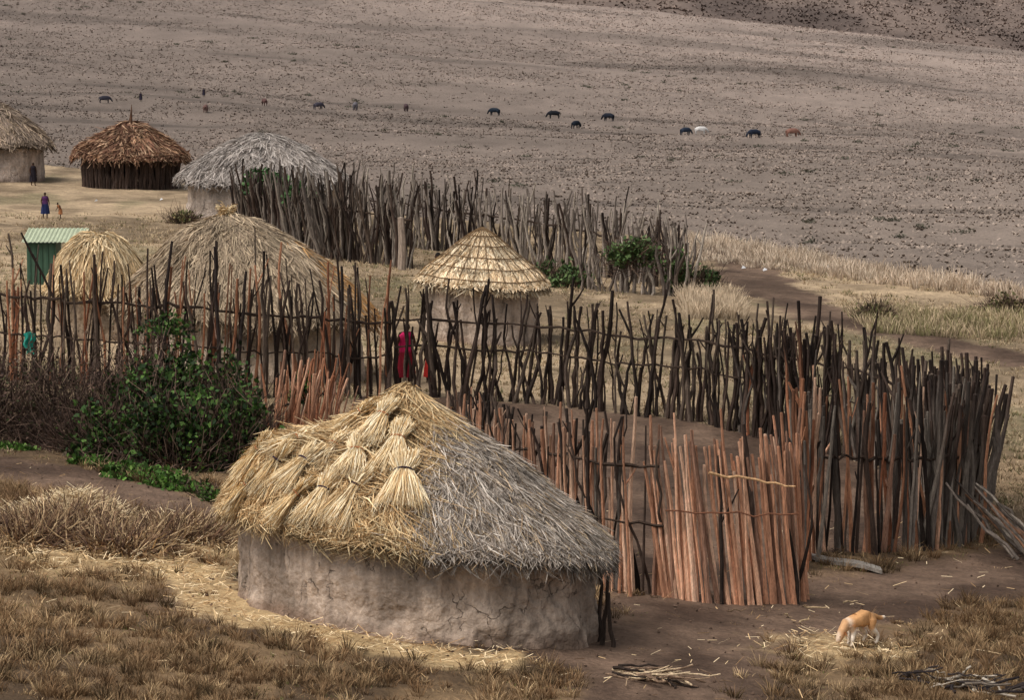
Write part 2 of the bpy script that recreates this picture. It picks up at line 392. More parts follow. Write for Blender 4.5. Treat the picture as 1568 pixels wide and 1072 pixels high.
GOLD=[S(228,198,150),S(208,174,128),S(240,216,172),S(174,140,98)]
GRAY=[S(182,169,156),S(162,150,138),S(204,192,178),S(130,118,107)]
TAN=[S(194,168,136),S(174,149,119),S(210,186,153),S(150,126,99)]
def pick(lst,n): return np.array(lst)[rng.integers(0,len(lst),n)]
def colh1(ox,oy,rho):
    sh=np.shape(ox);n=int(np.prod(sh));x=np.ravel(ox);y=np.ravel(oy);r=np.ravel(rho)
    nz=fbm(x*2+5,y*2+5,51)-.5
    g=1-sm(-.25,.25,x+.05+nz*1.6-(.45-r)*1.0*(r<.45))
    t=sm(.1,1.0,y+nz*1.5)*(x>0)
    c=pick(GRAY,n);c=mix(c,pick(TAN,n),(U(0,1,n)<t*.8+.15)*1.);c=mix(c,pick(GOLD,n),(U(0,1,n)<g)*1.)
    dk=.72+.56*fbm(x*4,y*4,52);dk=dk*(1-.28*sm(.58,.68,fbm(x*1.5,y*6,53)))
    c=c*dk[:,None]
    return c.reshape(sh+(3,))
def bump1(ox,oy,r):
    g=.36*np.exp(-(((ox+2.05)/.55)**2+((oy-.1)/.9)**2))
    g=g-.12*np.exp(-(((ox+1.15)/.35)**2+((oy-.2)/.8)**2))
    g=g+.16*np.exp(-(((ox+.2)/.5)**2+((oy)/.6)**2))
    g=g+.22*sm(.2,-.3,ox)*(fbm(ox*2.2,oy*2.2,61,2)-.42)*1.7*(r<.97)
    return g*(1-sm(.9,1,r)*.6)
H1,surf1,z1=hut('thatched_mud_hut',-1.38,54.1,2.70,1.84,math.radians(-30),1.40,3.20,.27,colh1,88000,S(166,148,132),bump1,.40,1.15,.013,rough=.035,lift=.045,hang=.40,messy=lambda x,y,r:1+.7*sm(.1,-.4,x),wres=(420,50))
def roofpt(ox,oy,A=2.97,B=2.11,rot=math.radians(-30)):
    c,s=math.cos(rot),math.sin(rot);lx=ox*c+oy*s;ly=-ox*s+oy*c
    rho=math.hypot(lx/A,ly/B);phi=math.atan2(ly/B,lx/A)
    return rho,phi
def sheaves():
    mb=MB();mc=MB()
    L=[(-1.20,-1.38,.66),(-.74,-1.50,.80),(-.22,-1.50,.80),(-1.5,-.85,.66),(-.85,-.92,.62),(-1.95,-.62,.66),(-.50,-.50,.6),(-1.25,-.42,.58),(-2.25,-.15,.62),(-1.80,.0,.58),(-.80,-.1,.5),(-2.35,.35,.58),(-1.72,-1.2,.6),(-.25,-.98,.62),(-2.35,-.6,.55)]
    for ox,oy,Ls in L:
        rho,phi=roofpt(ox,oy);phi+=N(0,.05)
        dr=Ls/2.6
        P0,_,_=surf1(np.array([max(.06,rho-dr*.5)]),np.array([phi]));P1,_,_=surf1(np.array([rho+dr*.6]),np.array([phi+N(0,.10)]))
        P0=P0[0];P1=P1[0];P1=P0+(P1-P0)*Ls/np.linalg.norm(P1-P0)*1.05
        D=nrm(P1-P0);sd=nrm(np.cross(D,[0,0,1.]));nm=np.cross(sd,D);nm=nm if nm[2]>0 else -nm
        n=620;r=np.sqrt(U(0,1,n));th=U(0,2*np.pi,n);u=r*np.cos(th);v=r*np.sin(th)
        k_=Ls/.62
        Rt=np.array([.18,.10,.17,.25,.33])*k_;ts=np.array([0,.28,.5,.8,1.05])
        P=[]
        for R_,t in zip(Rt,ts):
            tt=t+ (N(0,.10,n) if t>1 or t==0 else 0)
            P.append(P0+np.outer(np.ones(n)*tt,P1-P0)+np.outer(u*R_,sd)+np.outer(v*R_*.5+.17-.08*t,nm)+N(0,.012,(n,3)))
        P=np.stack(P,1)
        C=pick([S(242,220,178),S(228,200,154),S(250,234,200),S(206,172,124)],n)*U(.78,1.1,(n,1))
        Cm=C[:,None,:]*np.array([.95,.8,1.,1.,.85])[None,:,None]
        ribbons(mb,P,np.array([[.012,.014,.014,.012,.005]]),nrm(sd+N(0,.6,(n,3))),Cm)
        a=np.linspace(0,2*np.pi,14)
        ctr=P0+(P1-P0)*.28+nm*.15
        ring=ctr+np.outer(np.cos(a)*.107*k_,sd)+np.outer(np.sin(a)*.062*k_,nm)
        tubes(mc,ring,np.full(14,.013),S(50,36,50) if Ls>.65 else S(160,108,74))
    mb.build('roof_straw_sheaves',M_thatch,H1);mc.build('sheaf_ties',M_cloth,H1)
sheaves()
mb=MB()
for x,y,h,l in [(1.28,53.0,1.1,.05),(1.42,52.9,.85,-.1),(1.22,53.3,1.1,.0)]:
    t=np.linspace(0,1,6)[:,None];P=np.array([x,y,float(T(x,y))-.1])+t*np.array([l,0,h])+N(0,.02,(6,3));tubes(mb,P,np.linspace(.04,.025,6),S(60,50,44))
mb.build('hut_side_posts',M_wood,H1)

def simplecol(l1,l2=None,f=None,dark=1.0):
    def g(ox,oy,rho):
        sh=np.shape(ox);n=int(np.prod(sh));c=pick(l1,n);x=np.ravel(ox);y=np.ravel(oy)
        if l2 is not None: c=mix(c,pick(l2,n),(U(0,1,n)<f(x,y,np.ravel(rho)))*1.)
        c=c*(.68+.60*fbm(x*2.5+3,y*2.5,54))[:,None]
        return (c*dark).reshape(sh+(3,))
    return g
hut('thatched_mud_hut',-5.8,83.2,2.55,2.2,math.radians(-15),1.45,3.38,.30,simplecol([S(172,152,128),S(152,134,112),S(188,168,140)],[S(202,158,106),S(182,138,90)],lambda x,y,r:sm(.3,1.6,x+y*1.2)*.7),26000,S(190,172,152),slen=.5,p=1.6,sw=.022,apx=(-.4,.1),lift=.03,hang=.45)
hut('small_straw_hut',-9.55,88.5,1.0,.95,0,1.15,2.38,.25,simplecol([S(212,186,146),S(192,164,124),S(226,204,166)]),6000,S(160,140,118),slen=.4,p=2.6,sw=.025,hang=.4)
Es,surfs,zs=hut('small_conical_hut',-.72,92.5,1.34,1.34,0,1.52,2.78,.24,simplecol([S(230,206,172),S(210,184,148),S(240,222,190)]),9000,S(170,152,136),slen=.30,p=1.0,sw=.03,courses=5,rough=.01,lift=.012,fring=.4,hang=.4)
mb=MB()
for i in range(26):
    ph=i*2*np.pi/26;P,_,_=surfs(np.linspace(.02,1.02,8),np.full(8,ph));P[:,2]+=.05;tubes(mb,P,np.full(8,.010),S(110,88,64),5)
for r in (.22,.4,.6,.8,.97):
    a=np.linspace(0,2*np.pi,40);P,_,_=surfs(np.full(40,r),a);P[:,2]+=.055;tubes(mb,P,np.full(40,.012),S(120,96,70),5)
mb.build('roof_battens',M_wood,Es)
hut('thatched_mud_hut',-19.6,144,2.0,2.0,0,1.45,2.95,.35,simplecol([S(152,134,118),S(134,118,104),S(168,148,126)]),9000,S(188,171,158),slen=.5,p=1.3,sw=.035,hang=.4)
hB,sB,_=hut('conical_stick_hut',-14.1,142,1.75,1.75,0,1.25,2.55,.36,simplecol([S(124,90,72),S(108,78,62),S(150,116,90),S(180,148,120)]),12000,S(64,52,46),slen=.55,p=.95,sw=.045,lift=.08,rough=.07,wallkind='sticks',hang=.4)
mb=MB();t=np.linspace(0,1,4)[:,None];zb=float(T(-14.1,142))
tubes(mb,np.array([-14.1,142,zb+2.3])+t*np.array([.05,0,.75]),np.array([.1,.06,.03,.01]),S(90,66,52))
mb.build('roof_peak',M_wood,hB)
hut('thatched_mud_hut',-8.3,128.5,2.55,2.4,0,1.42,2.95,.36,simplecol([S(166,156,148),S(148,138,130),S(182,172,163)]),16000,S(180,165,152),slen=.5,p=1.4,sw=.035,lift=.03,hang=.4)
mb=MB();n=300;a=U(0,2*np.pi,n)
c0=np.array([-6.2,83.3,float(T(-5.9,83.2))+3.34])
P0=c0+N(0,.05,(n,3));D=np.stack([np.cos(a)*.2,np.sin(a)*.2,U(-.1,.2,n)],-1);ribbons(mb,np.stack([P0,P0+D*.6+[0,0,.06],P0+D],1),.02,nrm(N(0,1,(n,3))),pick(GOLD,n)*.75)
mb.build('roof_topknot',M_thatch)

# ---------------- fences
def resample(path,sp):
    p=np.array(path,float);d=np.r_[0,np.cumsum(np.hypot(*(p[1:,:2]-p[:-1,:2]).T))]
    n=int(d[-1]/sp);q=np.clip((np.arange(n)+U(-.4,.4,n))*sp,0,d[-1])
    return np.stack([np.interp(q,d,p[:,i]) for i in range(p.shape[1])],-1),q/d[-1]
def stakes(mb,Q,r,C0,C1,crook=.05,lean=.1,leandir=(0,0),fork=.25,hv=.12,taper=.55,off=.08,k=6,m=8):
    n=len(Q);x=Q[:,0]+N(0,off,n);y=Q[:,1]+N(0,off,n);h=Q[:,2]*(1+N(0,hv,n));h=np.maximum(h,.3)
    t=np.linspace(0,1,m)
    base=np.stack([x,y,T(x,y)-.12],-1)
    lx=N(0,lean,n)+leandir[0];ly=N(0,lean,n)+leandir[1]
    P=base[:,None]+np.stack([lx[:,None]*t*h[:,None],ly[:,None]*t*h[:,None],(h[:,None]+.12)*t],-1)
    ph=U(0,6.28,(n,2));fr=U(2,7,(n,2));am=np.abs(N(0,crook,(n,2)))
    P[...,0]+=am[:,:1]*np.sin(ph[:,:1]+fr[:,:1]*t);P[...,1]+=am[:,1:]*np.sin(ph[:,1:]+fr[:,1:]*t)
    P[:,1:,:2]+=N(0,crook*.22,(n,m-1,2))
    rr=r*U(.55,1.4,(n,1));R=rr*(1-(1-taper)*t)*U(.85,1.16,(n,m))
    C=mix(np.broadcast_to(C0[:,None],(n,m,3)),np.broadcast_to(C1[:,None],(n,m,3)),np.broadcast_to(sm(.35,.95,t),(n,m)))
    tubes(mb,P,R,C,k)
    f=np.where(U(0,1,n)<fork)[0]
    if len(f):
        j=rng.integers(m//2,m-1,len(f));B=P[f,j];L=U(.1,.42,len(f))*Q[f,2]/2.3;a=U(0,6.28,len(f))
        tt=np.linspace(0,1,4);D=np.stack([np.cos(a)*U(.3,.9,len(f)),np.sin(a)*.5,U(.6,1.1,len(f))],-1)*L[:,None]
        PP=B[:,None]+D[:,None]*tt[None,:,None];PP[...,2]+=(tt**2)*L[:,None]*.3
        tubes(mb,PP,(R[f,j]*.8)[:,None]*(1-.5*tt),C[f,j],5)
    return P
DK=[S(58,46,40),S(42,34,30),S(74,60,52),S(90,77,67),S(48,39,34)]
RD=[S(170,116,86),S(150,98,72),S(190,136,104),S(130,90,68)]
PK=[S(222,172,140),S(206,152,120),S(230,188,158),S(188,136,106),S(150,114,94)]
GY=[S(122,111,101),S(100,90,82),S(140,129,117),S(80,71,64)]
def rail(mb,path,hf,r=.022,col=S(60,48,40),wob=.05,nn=60,yo=-.07):
    p=np.array(path,float);d=np.r_[0,np.cumsum(np.hypot(*(p[1:,:2]-p[:-1,:2]).T))]
    q=np.linspace(0,d[-1],nn);Q=np.stack([np.interp(q,d,p[:,i]) for i in range(3)],-1)
    x=Q[:,0]+N(0,wob*.5,nn);y=Q[:,1]+yo+N(0,wob*.4,nn)
    tubes(mb,np.stack([x,y,T(x,y)+Q[:,2]*hf+N(0,wob*.5,nn)],-1),np.full(nn,r)*U(.7,1.3,nn),col,5)
def cpick(sets,w,n):
    i=rng.choice(len(sets),n,p=w);out=np.zeros((n,3))
    for j,s_ in enumerate(sets):
        k=i==j;out[k]=pick(s_,k.sum())
    return out
PL=[(-12.5,79.5,2.45),(-10.7,78.8,2.45),(-8.5,78.3,2.4),(-6.46,78.3,2.45),(-4.5,79.0,2.3),(-2.5,79.8,2.15)]
mb=MB();Q,t=resample(PL,.072);n=len(Q)
w=.5+.5*np.sin(Q[:,0]*2.3)*np.cos(Q[:,0]*.9+1)
isred=(U(0,1,n)<np.clip(.15+w*.6,0,1));C=np.where(isred[:,None],pick(RD,n)*.8,pick(DK,n))
stakes(mb,Q,.034,C,C*U(.7,1.0,(n,1)),.035,.06,fork=.15,hv=.15)
Q,t=resample(PL,.28);n=len(Q);stakes(mb,Q,.045,pick(DK,n),pick(DK,n),.08,.12,fork=.6,hv=.18)
rail(mb,PL,.72,.03);rail(mb,PL,.40,.02)
for x,y,h,l in [(-7.25,78.2,3.15,.1),(-5.95,78.1,3.2,-.04),(-3.55,78.9,2.9,.02),(-7.6,78.4,2.2,.12),(-5.7,78.3,2.7,.1)]:
    tt=np.linspace(0,1,8)[:,None];P=np.array([x,y,float(T(x,y))-.1])+tt*np.array([l*h,0,h])+N(0,.02,(8,3));tubes(mb,P,np.linspace(.055,.03,8),S(48,40,37))
mb.build('stick_fence',M_wood)
PR=[(-2.5,79.8,2.15),(.22,80.1,2.15),(2.9,78.9,2.15),(4.8,77.2,2.25),(6.55,74.6,2.3),(7.73,71.5,2.3),(8.15,67.6,2.4),(7.85,65.1,2.45)]
mb=MB();Q,t=resample(PR[:5],.110);n=len(Q);stakes(mb,Q,.050,pick(DK,n),pick(DK,n)*.7,.07,.09,fork=.6,hv=.12,m=10)
Q,t=resample(PR[:5],.2);n=len(Q);Q[:,2]*=.78;stakes(mb,Q,.036,pick(DK,n),pick(DK,n)*.8,.06,.1,fork=.3,hv=.2)
Q,t=resample(PR[3:],.07);n=len(Q);stakes(mb,Q,.047,cpick([DK,GY,RD],[.6,.3,.1],n),pick(DK,n)*.8,.06,.07,fork=.5,hv=.11)
Q,t=resample(PR[5:],.10);n=len(Q);stakes(mb,Q,.055,pick(GY,n)*.85,pick(DK,n),.06,.11,(.05,0),fork=.5,hv=.13)
rail(mb,PR,.76,.026);rail(mb,PR,.5,.02,nn=90)
mb.build('stick_fence',M_wood)
PN=[(7.85,65.1,2.45),(6.67,63.6,2.55),(4.96,62.6,2.6),(4.55,60.5,2.5)]
mb=MB();Q,t=resample(PN,.062);n=len(Q);C=cpick([RD,GY,DK,PK],[.28,.38,.24,.10],n)
stakes(mb,Q,.045,C,C*.55,.035,.06,fork=.3,hv=.12)
Q,t=resample(PN[:2],.08);n=len(Q);stakes(mb,Q,.05,pick(GY,n)*.8,pick(DK,n),.05,.09,fork=.4,hv=.12)
rail(mb,PN,.62,.025)
mb.build('stick_fence',M_wood)
PF=[(2.25,57.25,2.45),(1.43,57.5,2.45),(-.25,61.6,1.95),(-1.1,66.5,1.6)]
mb=MB();Q,t=resample(PF,.080);n=len(Q);C=cpick([PK,GY,DK],[.72,.12,.16],n)*.92;stakes(mb,Q,.038,C,C*.55,.02,.035,fork=.08,hv=.08)
Q,t=resample(PF,.22);n=len(Q);Q[:,1]+=.12;Q[:,2]*=1.10;stakes(mb,Q,.038,pick(DK,n),pick(DK,n),.10,.10,fork=.4,hv=.08,m=10)
rail(mb,PF,.8,.026);rail(mb,PF,.45,.02)
mb.build('pole_fence',M_wood)
PP_=[(4.55,58.4,2.5),(4.25,57.7,2.42),(3.4,57.15,2.4),(2.75,57.1,2.35),(2.25,57.2,2.3)]
mb=MB();Q,t=resample(PP_,.043);n=len(Q);C=pick(PK,n)*U(.72,1.08,(n,1))
P=stakes(mb,Q,.037,C,C*.8,.012,.035,(-.10,.10),fork=.03,hv=.08,off=.03)
Q,t=resample(PP_,.5);n=len(Q);stakes(mb,Q,.04,pick(DK,n),pick(DK,n),.06,.05,(-.05,.1),fork=.3)
xs=np.linspace(0,1,10)
tubes(mb,np.stack([np.interp(xs,[0,1],[2.95,4.25]),np.full(10,57.0)+.12*np.sin(xs*3),float(T(3.4,57.2))+2.02-xs*.20+N(0,.015,10)],-1),np.linspace(.026,.014,10),S(190,152,112))
tubes(mb,np.stack([np.interp(xs,[0,1],[2.3,4.3]),np.full(10,57.0),float(T(3.4,57.2))+1.45-xs*.06+N(0,.02,10)],-1),np.full(10,.014),S(120,80,60))
mb.build('pole_gate_panel',M_wood)
PS=[(-4.35,69.0,1.5),(-3.9,71.5,1.5),(-3.4,74,1.3)]
mb=MB();Q,t=resample(PS,.11);n=len(Q);stakes(mb,Q,.032,pick(RD,n),pick(RD,n)*.8,.04,.10,(.08,0),fork=.1,hv=.15)
Q,t=resample([(-4.35,69.0,1.75),(-3.2,70.5,1.2)],.075);n=len(Q);stakes(mb,Q,.034,pick(RD,n),pick(PK,n)*.8,.03,.08,(.14,0),fork=.1,hv=.15)
rail(mb,PS,.6,.02)
mb.build('stick_fence',M_wood)
PB=[(-8.6,123.0,1.7),(-6.6,117,2.0),(-4.9,113,2.2),(-2.9,111.3,2.0)]
PB2=[(-5.3,121,2.1),(-2.5,118,2.0),(0,114.5,2.0),(2.2,111.5,1.9),(4.0,109,1.8),(4.75,106.7,1.75),(4.3,105.6,1.5)]
PB3=[(2.1,106.6,1.2),(3.4,106.0,1.15),(4.3,105.6,1.3)]
GY2=[c*1.6 for c in GY]
mb=MB()
for pth,sp,cs in ((PB,.06,[GY,DK]),(PB2,.065,[GY2,DK]),(PB3,.08,[GY2,GY]),(PB,.2,[DK,DK])):
    Q,t=resample(pth,sp);n=len(Q);C=cpick(cs,[.7,.3],n)*.85;stakes(mb,Q,.045,C,C*.9,.06,.13,fork=.5,hv=.14,off=.15,k=5)
rail(mb,PB,.7,.03);rail(mb,PB2,.65,.03)
tubes(mb,np.array([[-3.2,110.9,float(T(-3.2,110.9))],[-3.18,110.9,float(T(-3.2,110.9))+.8],[-3.22,110.9,float(T(-3.2,110.9))+1.5]]),np.array([.12,.11,.09]),S(150,134,120),8)
mb.build('stick_fence',M_wood)
mb=MB()
for i in range(18):
    x=8.05+U(0,.8);y=64.6+U(-1.0,.6);z=float(T(x,y));L=U(1.2,2.0)
    tt=np.linspace(0,1,6)[:,None];P=np.array([x+.3,y-.4,z+.03])+tt*np.array([-L*.6,.5,L*.62])+N(0,.03,(6,3));tubes(mb,P,np.linspace(.032,.018,6),pick(GY+[S(130,96,74)],1)[0])
mb.build('leaning_branch_pile',M_wood)

# ---------------- vegetation
def bush(name,blobs,nl,cols,size=.06,twigs=800,tcols=None,tl=.5,parent=None):
    mb=MB();
    for (x,y,z,rx,ry,rz) in blobs:
        zb=float(T(x,y))+z;m=nl
        nc=26;cc=nrm(N(0,1,(nc,3)))*U(.45,1.0,(nc,1));cc[:,2]=np.abs(cc[:,2])*.95-.0
        ci=rng.integers(0,nc,m);p=cc[ci]+N(0,.16,(m,3));cl=U(.45,1.35,nc)[ci]
        P=np.array([x,y,zb])+p*[rx,ry,rz];P[:,2]=np.maximum(P[:,2],T(P[:,0],P[:,1])+.01)
        C=pick(cols,m)*cl[:,None]*U(.7,1.3,(m,1));sz=size*U(.6,1.5,m)
        D=nrm(N(0,1,(m,3))+[0,-.2,.3])*sz[:,None]
        sd=nrm(np.cross(D,N(0,1,(m,3))))
        ribbons(mb,np.stack([P,P+D*.5,P+D],1),np.stack([sz*.15,sz*.75,sz*.1],1),sd,C)
    ob=mb.build(name,M_leaf,parent)
    if twigs:
        mt=MB()
        for (x,y,z,rx,ry,rz) in blobs:
            m=twigs;zb=float(T(x,y))+z
            P0=np.array([x,y,zb])+N(0,.4,(m,3))*[rx,ry,rz*.8];P0[:,2]=np.maximum(P0[:,2],T(P0[:,0],P0[:,1]))
            D=nrm(nrm(P0-[x,y,zb])+N(0,.5,(m,3))+[0,0,.7])*tl*U(.4,1.3,(m,1))
            P1=P0+D*.5+N(0,.05,(m,3));P2=P0+D+N(0,.08,(m,3))
            ribbons(mt,np.stack([P0,P1,P2],1),np.array([[.02,.014,.006]]),nrm(np.cross(D,N(0,1,(m,3)))),pick(tcols,m)*U(.6,1.3,(m,1)))
        o=mt.build(name+'_twigs',M_wood);o.parent=ob
    return ob
TW=[S(96,76,66),S(76,60,52),S(114,94,80),S(62,50,44)]
GR=[S(58,84,36),S(44,66,30),S(80,108,50),S(34,50,28)]
bush('dry_bush',[(-9.6,69.5,0,1.5,1.2,1.95),(-8.0,69.2,0,1.3,1.2,1.85),(-11,70,0,1.4,1.2,1.9),(-7.0,70.5,0,1.1,1.2,1.9)],3300,[S(88,68,58),S(70,54,48),S(104,86,70),S(66,68,44)],.05,2600,TW,.6)
bush('green_bush',[(-6.3,69.3,0,1.3,1.3,2.0),(-5.3,69.0,0,1.0,1.2,1.7),(-5.9,67.4,0,1.1,.9,1.3),(-4.8,67.8,0,.6,.8,1.25),(-7.2,68.0,0,.9,.7,.9)],6000,GR+[S(60,50,38)],.085,1400,TW,.7)
bush('low_green_weeds',[(-7.2+i*.36+U(-.1,.1),66.1-i*.38+U(-.35,.35),-.08,U(.25,.5),U(.25,.5),U(.15,.35)) for i in range(9)]+[(-8.9,67.9,-.08,.5,.3,.10)],1100,[S(80,112,48),S(62,92,40),S(96,122,60)],.075,50,TW,.25)
bush('climbing_vine',[(-7.8,122.3,1.2,.7,.5,.8),(-6.5,118,1.3,.5,.4,.5)],2400,[S(84,114,70),S(64,94,54),S(98,126,82)],.12,0)
bush('fence_vine',[(3.3,105.8,.9,.7,.3,.6),(1.6,107.3,-.1,.7,.5,.7),(.9,109.3,-.1,.5,.4,.5),(5.3,107.0,-.1,.5,.5,.9),(4.6,106.4,.2,.3,.3,.9)],1300,[S(80,100,58),S(62,80,46),S(94,114,70)],.10,400,TW,.5)
bush('shrub',[(13.4,103.8,-.1,.9,.7,.6),(-10.7,125,-.05,.5,.4,.4),(9.6,101,-.1,.5,.4,.4)],700,[S(122,120,80),S(102,104,66),S(152,138,98)],.09,400,TW,.5)
bush('shrub',[(-3.9,71,.9,.25,.3,.5),(-6.9,75.5,1.5,.6,.3,.4)],600,GR,.07,60,TW,.3)
bush('dead_brush_pile',[(-6.9,58.9,-.05,1.0,.9,.42),(-6.0,57.7,-.05,.9,.7,.30),(-7.4,57.8,-.05,.8,.7,.35),(-5.2,59,-.05,.7,.6,.22)],800,[S(160,132,98),S(130,104,82)],.05,1300,[S(120,94,76),S(150,122,94),S(88,68,58),S(210,182,142)],.45)
mb=MB();n=5000;x=N(-6.9,.55,n);y=N(60.2,.6,n);hh=.45*np.exp(-(((x+6.9)/.7)**2+((y-60.2)/.8)**2));a=U(0,3.14,n)
P0=np.stack([x,y,T(x,y)+hh*U(.6,1,n)],-1);D=np.stack([np.cos(a),np.sin(a),N(0,.3,n)],-1)*.22
ribbons(mb,np.stack([P0,P0+D],1),.014,nrm(N(0,1,(n,3))),pick([S(206,184,148),S(180,156,122),S(222,202,166)],n));mb.build('straw_mound',M_thatch)
def pile(name,cx,cy,n,L,r,cols,ang,sp):
    mb=MB()
    for i in range(n):
        x=cx+N(0,sp);y=cy+N(0,sp*.6);a=ang+N(0,.5);l=L*U(.4,1.2);z=float(T(x,y))+.03+abs(N(0,.06))
        tt=np.linspace(0,1,6)[:,None];P=np.array([x,y,z])+tt*np.array([l*math.cos(a),l*math.sin(a),N(0,.07)])+N(0,.015,(6,3));P[:,2]=np.maximum(P[:,2],T(P[:,0],P[:,1])+r*.6)
        tubes(mb,P,np.linspace(r,r*.6,6)*U(.5,1.3),pick(cols,1)[0],6)
    mb.build(name,M_wood)
pile('firewood_pile',1.75,50.5,44,.65,.020,[S(170,144,116),S(120,98,80),S(200,176,144),S(56,46,40)],-.4,.35)
pile('charred_branch_pile',6.0,51.8,46,.6,.02,[S(60,52,50),S(44,38,38),S(170,158,142),S(100,90,80)],-.3,.5)
pile('scattered_sticks',4.0,57.0,14,.3,.012,[S(180,156,122),S(120,98,78)],.2,1.5)
mb=MB()
nx=14
xs=np.linspace(4.75,5.95,nx);cs=[]
for x in xs:
    y=62.0-(x-4.75)*.75;z=float(T(x,y))+.03+.02*math.sin(x*7);cs+= [(x,y-.15+N(0,.008),z),(x,y+.15+N(0,.008),z+.01),(x,y+.15,z+.075),(x,y-.15,z+.06)]
cs=np.array(cs);q=[]
for i in range(nx-1):
    for j in range(4): q.append((i*4+j,i*4+(j+1)%4,i*4+4+(j+1)%4,i*4+4+j))
q+=[(0,1,2,3),((nx-1)*4+3,(nx-1)*4+2,(nx-1)*4+1,(nx-1)*4)]
mb.add(cs,q,S(150,142,132));mb.build('weathered_plank',M_wood)
Z=float(T(-12.3,103));Eg=empty('green_metal_shed',-12.3,103,Z)
def boxm(mb,x0,x1,y0,y1,z0,z1,c):
    V=[(x0,y0,z0),(x1,y0,z0),(x1,y1,z0),(x0,y1,z0),(x0,y0,z1),(x1,y0,z1),(x1,y1,z1),(x0,y1,z1)]
    mb.add(V,[(0,3,2,1),(4,5,6,7),(0,1,5,4),(1,2,6,5),(2,3,7,6),(3,0,4,7)],c)
mb=MB();boxm(mb,-12.98,-12.2,102.4,103.6,Z-.1,Z+1.12,S(74,100,82))
for i in range(5): boxm(mb,-12.93+i*.16,-12.88+i*.16,102.37,102.395,Z,Z+1.1,S(60,86,70))
boxm(mb,-11.62,-11.56,102.4,102.46,Z-.1,Z+1.14,S(90,74,60));boxm(mb,-11.62,-11.56,103.5,103.56,Z-.1,Z+1.3,S(90,74,60))
mb.build('shed_walls',M_paint,Eg)
mb=MB();nx=60;xs=np.linspace(-13.1,-11.45,nx);zz=.015*np.sin(np.arange(nx)*1.6)
V=np.concatenate([np.stack([xs,np.full(nx,102.2),Z+1.16+zz],-1),np.stack([xs,np.full(nx,103.8),Z+1.42+zz],-1)]);i=np.arange(nx-1)
mb.add(V,np.stack([i,i+1,i+nx+1,i+nx],-1),S(170,178,150));mb.build('corrugated_roof',M_paint,Eg)
mb=MB();g=np.linspace(0,1,10);a,b=np.meshgrid(g,g,indexing='ij')
X=-9.85+(a-.5)*.26*(1-.4*b)+.03*np.sin(b*9);Zc=float(T(-9.8,76.9))+1.1-b*.42-.1*np.abs(a-.5);Y=77.9+.05*np.sin(a*14+b*3)
V=np.stack([X,Y,Zc],-1);i=(np.arange(9)[:,None]*10+np.arange(9)[None]).ravel()
mb.add(V,np.stack([i,i+1,i+11,i+10],-1),S(44,140,124));mb.build('turquoise_cloth',M_cloth,smooth=True)
mb=MB()
for x,y in [(6.9,115),(7.5,114.2),(-14.6,134),(-12.5,136),(9.5,116)]:
    z=float(T(x,y));V=.7*(np.array([[0,0,0],[.16,.02,.02],[.14,.12,.07],[.02,.14,.03],[.06,.05,.1]])+N(0,.015,(5,3)))+[x,y,z+.02]
    mb.add(V,[(0,1,4),(1,2,4),(2,3,4),(3,0,4)],S(205,205,205),tri=True)
mb.build('scattered_litter',M_paint)
mb=MB();n=1800;Y=U(49,72,n);X=U(-1,1,n)*Y*.15;k=soil(X,Y)>.5;X=X[k];Y=Y[k];n=len(X);sz=U(.008,.03,n)
oc=np.array([[1,0,0],[0,1,0],[-1,0,0],[0,-1,0],[0,0,.8],[0,0,-.8]])
V=np.stack([X,Y,T(X,Y)+.01],-1)[:,None]+oc[None]*sz[:,None,None]*U(.6,1.4,(n,6,1))
f=np.array([(0,1,4),(1,2,4),(2,3,4),(3,0,4),(1,0,5),(2,1,5),(3,2,5),(0,3,5)])
mb.add(V,(np.arange(n)[:,None,None]*6+f[None]).reshape(-1,3),np.repeat((S(96,78,66)*U(.5,1.5,(n,1))),6,0),tri=True);mb.build('soil_clods',M_ground)

# ---------------- skinned figures
def skin(pts,edges,sub=2):
    me=bpy.data.meshes.new('tmp');me.from_pydata([p[:3] for p in pts],edges,[]);ob=bpy.data.objects.new('tmp',me);bpy.context.collection.objects.link(ob)
    md=ob.modifiers.new('s','SKIN');md.use_smooth_shade=True
    for i,p in enumerate(pts):
        v=me.skin_vertices[0].data[i];r=p[3];v.radius=(r,p[4] if len(p)>4 else r);v.use_root=(i==0)
    sb=ob.modifiers.new('u','SUBSURF');sb.levels=sub;sb.render_levels=sub
    dg=bpy.context.evaluated_depsgraph_get();dg.update();m2=bpy.data.meshes.new_from_object(ob.evaluated_get(dg))
    bpy.data.objects.remove(ob);V=np.zeros(len(m2.vertices)*3);m2.vertices.foreach_get('co',V);V=V.reshape(-1,3)
    Q=[];Tt=[]
    for p in m2.polygons:
        v=list(p.vertices)
        if len(v)==4: Q.append(v)
        elif len(v)==3: Tt.append(v)
    return V,np.array(Q),np.array(Tt) if Tt else None
def addskin(mb,sk,colf,place):
    V,Q,Tt=sk;C=colf(V);W=place(V)
    n0=mb.n;mb.add(W,Q,C)
    if Tt is not None: mb.T.append(Tt+n0)
def placer(x,y,z,ang,sc):
    c,s=math.cos(ang)*sc,math.sin(ang)*sc
    return lambda V:np.stack([x+V[:,0]*c-V[:,1]*s,y+V[:,0]*s+V[:,1]*c,z+V[:,2]*sc],-1)
dp=[(-.02,0,.34,.085),(-.16,0,.35,.084),(.13,0,.325,.104),(.20,0,.295,.078),(.25,0,.23,.060),(.29,0,.165,.060),(.325,0,.10,.040),(.34,0,.06,.028),
 (-.24,0,.35,.034),(-.33,0,.31,.032),(-.42,0,.32,.018)]
de=[(0,1),(0,2),(2,3),(3,4),(4,5),(5,6),(6,7),(1,8),(8,9),(9,10)]
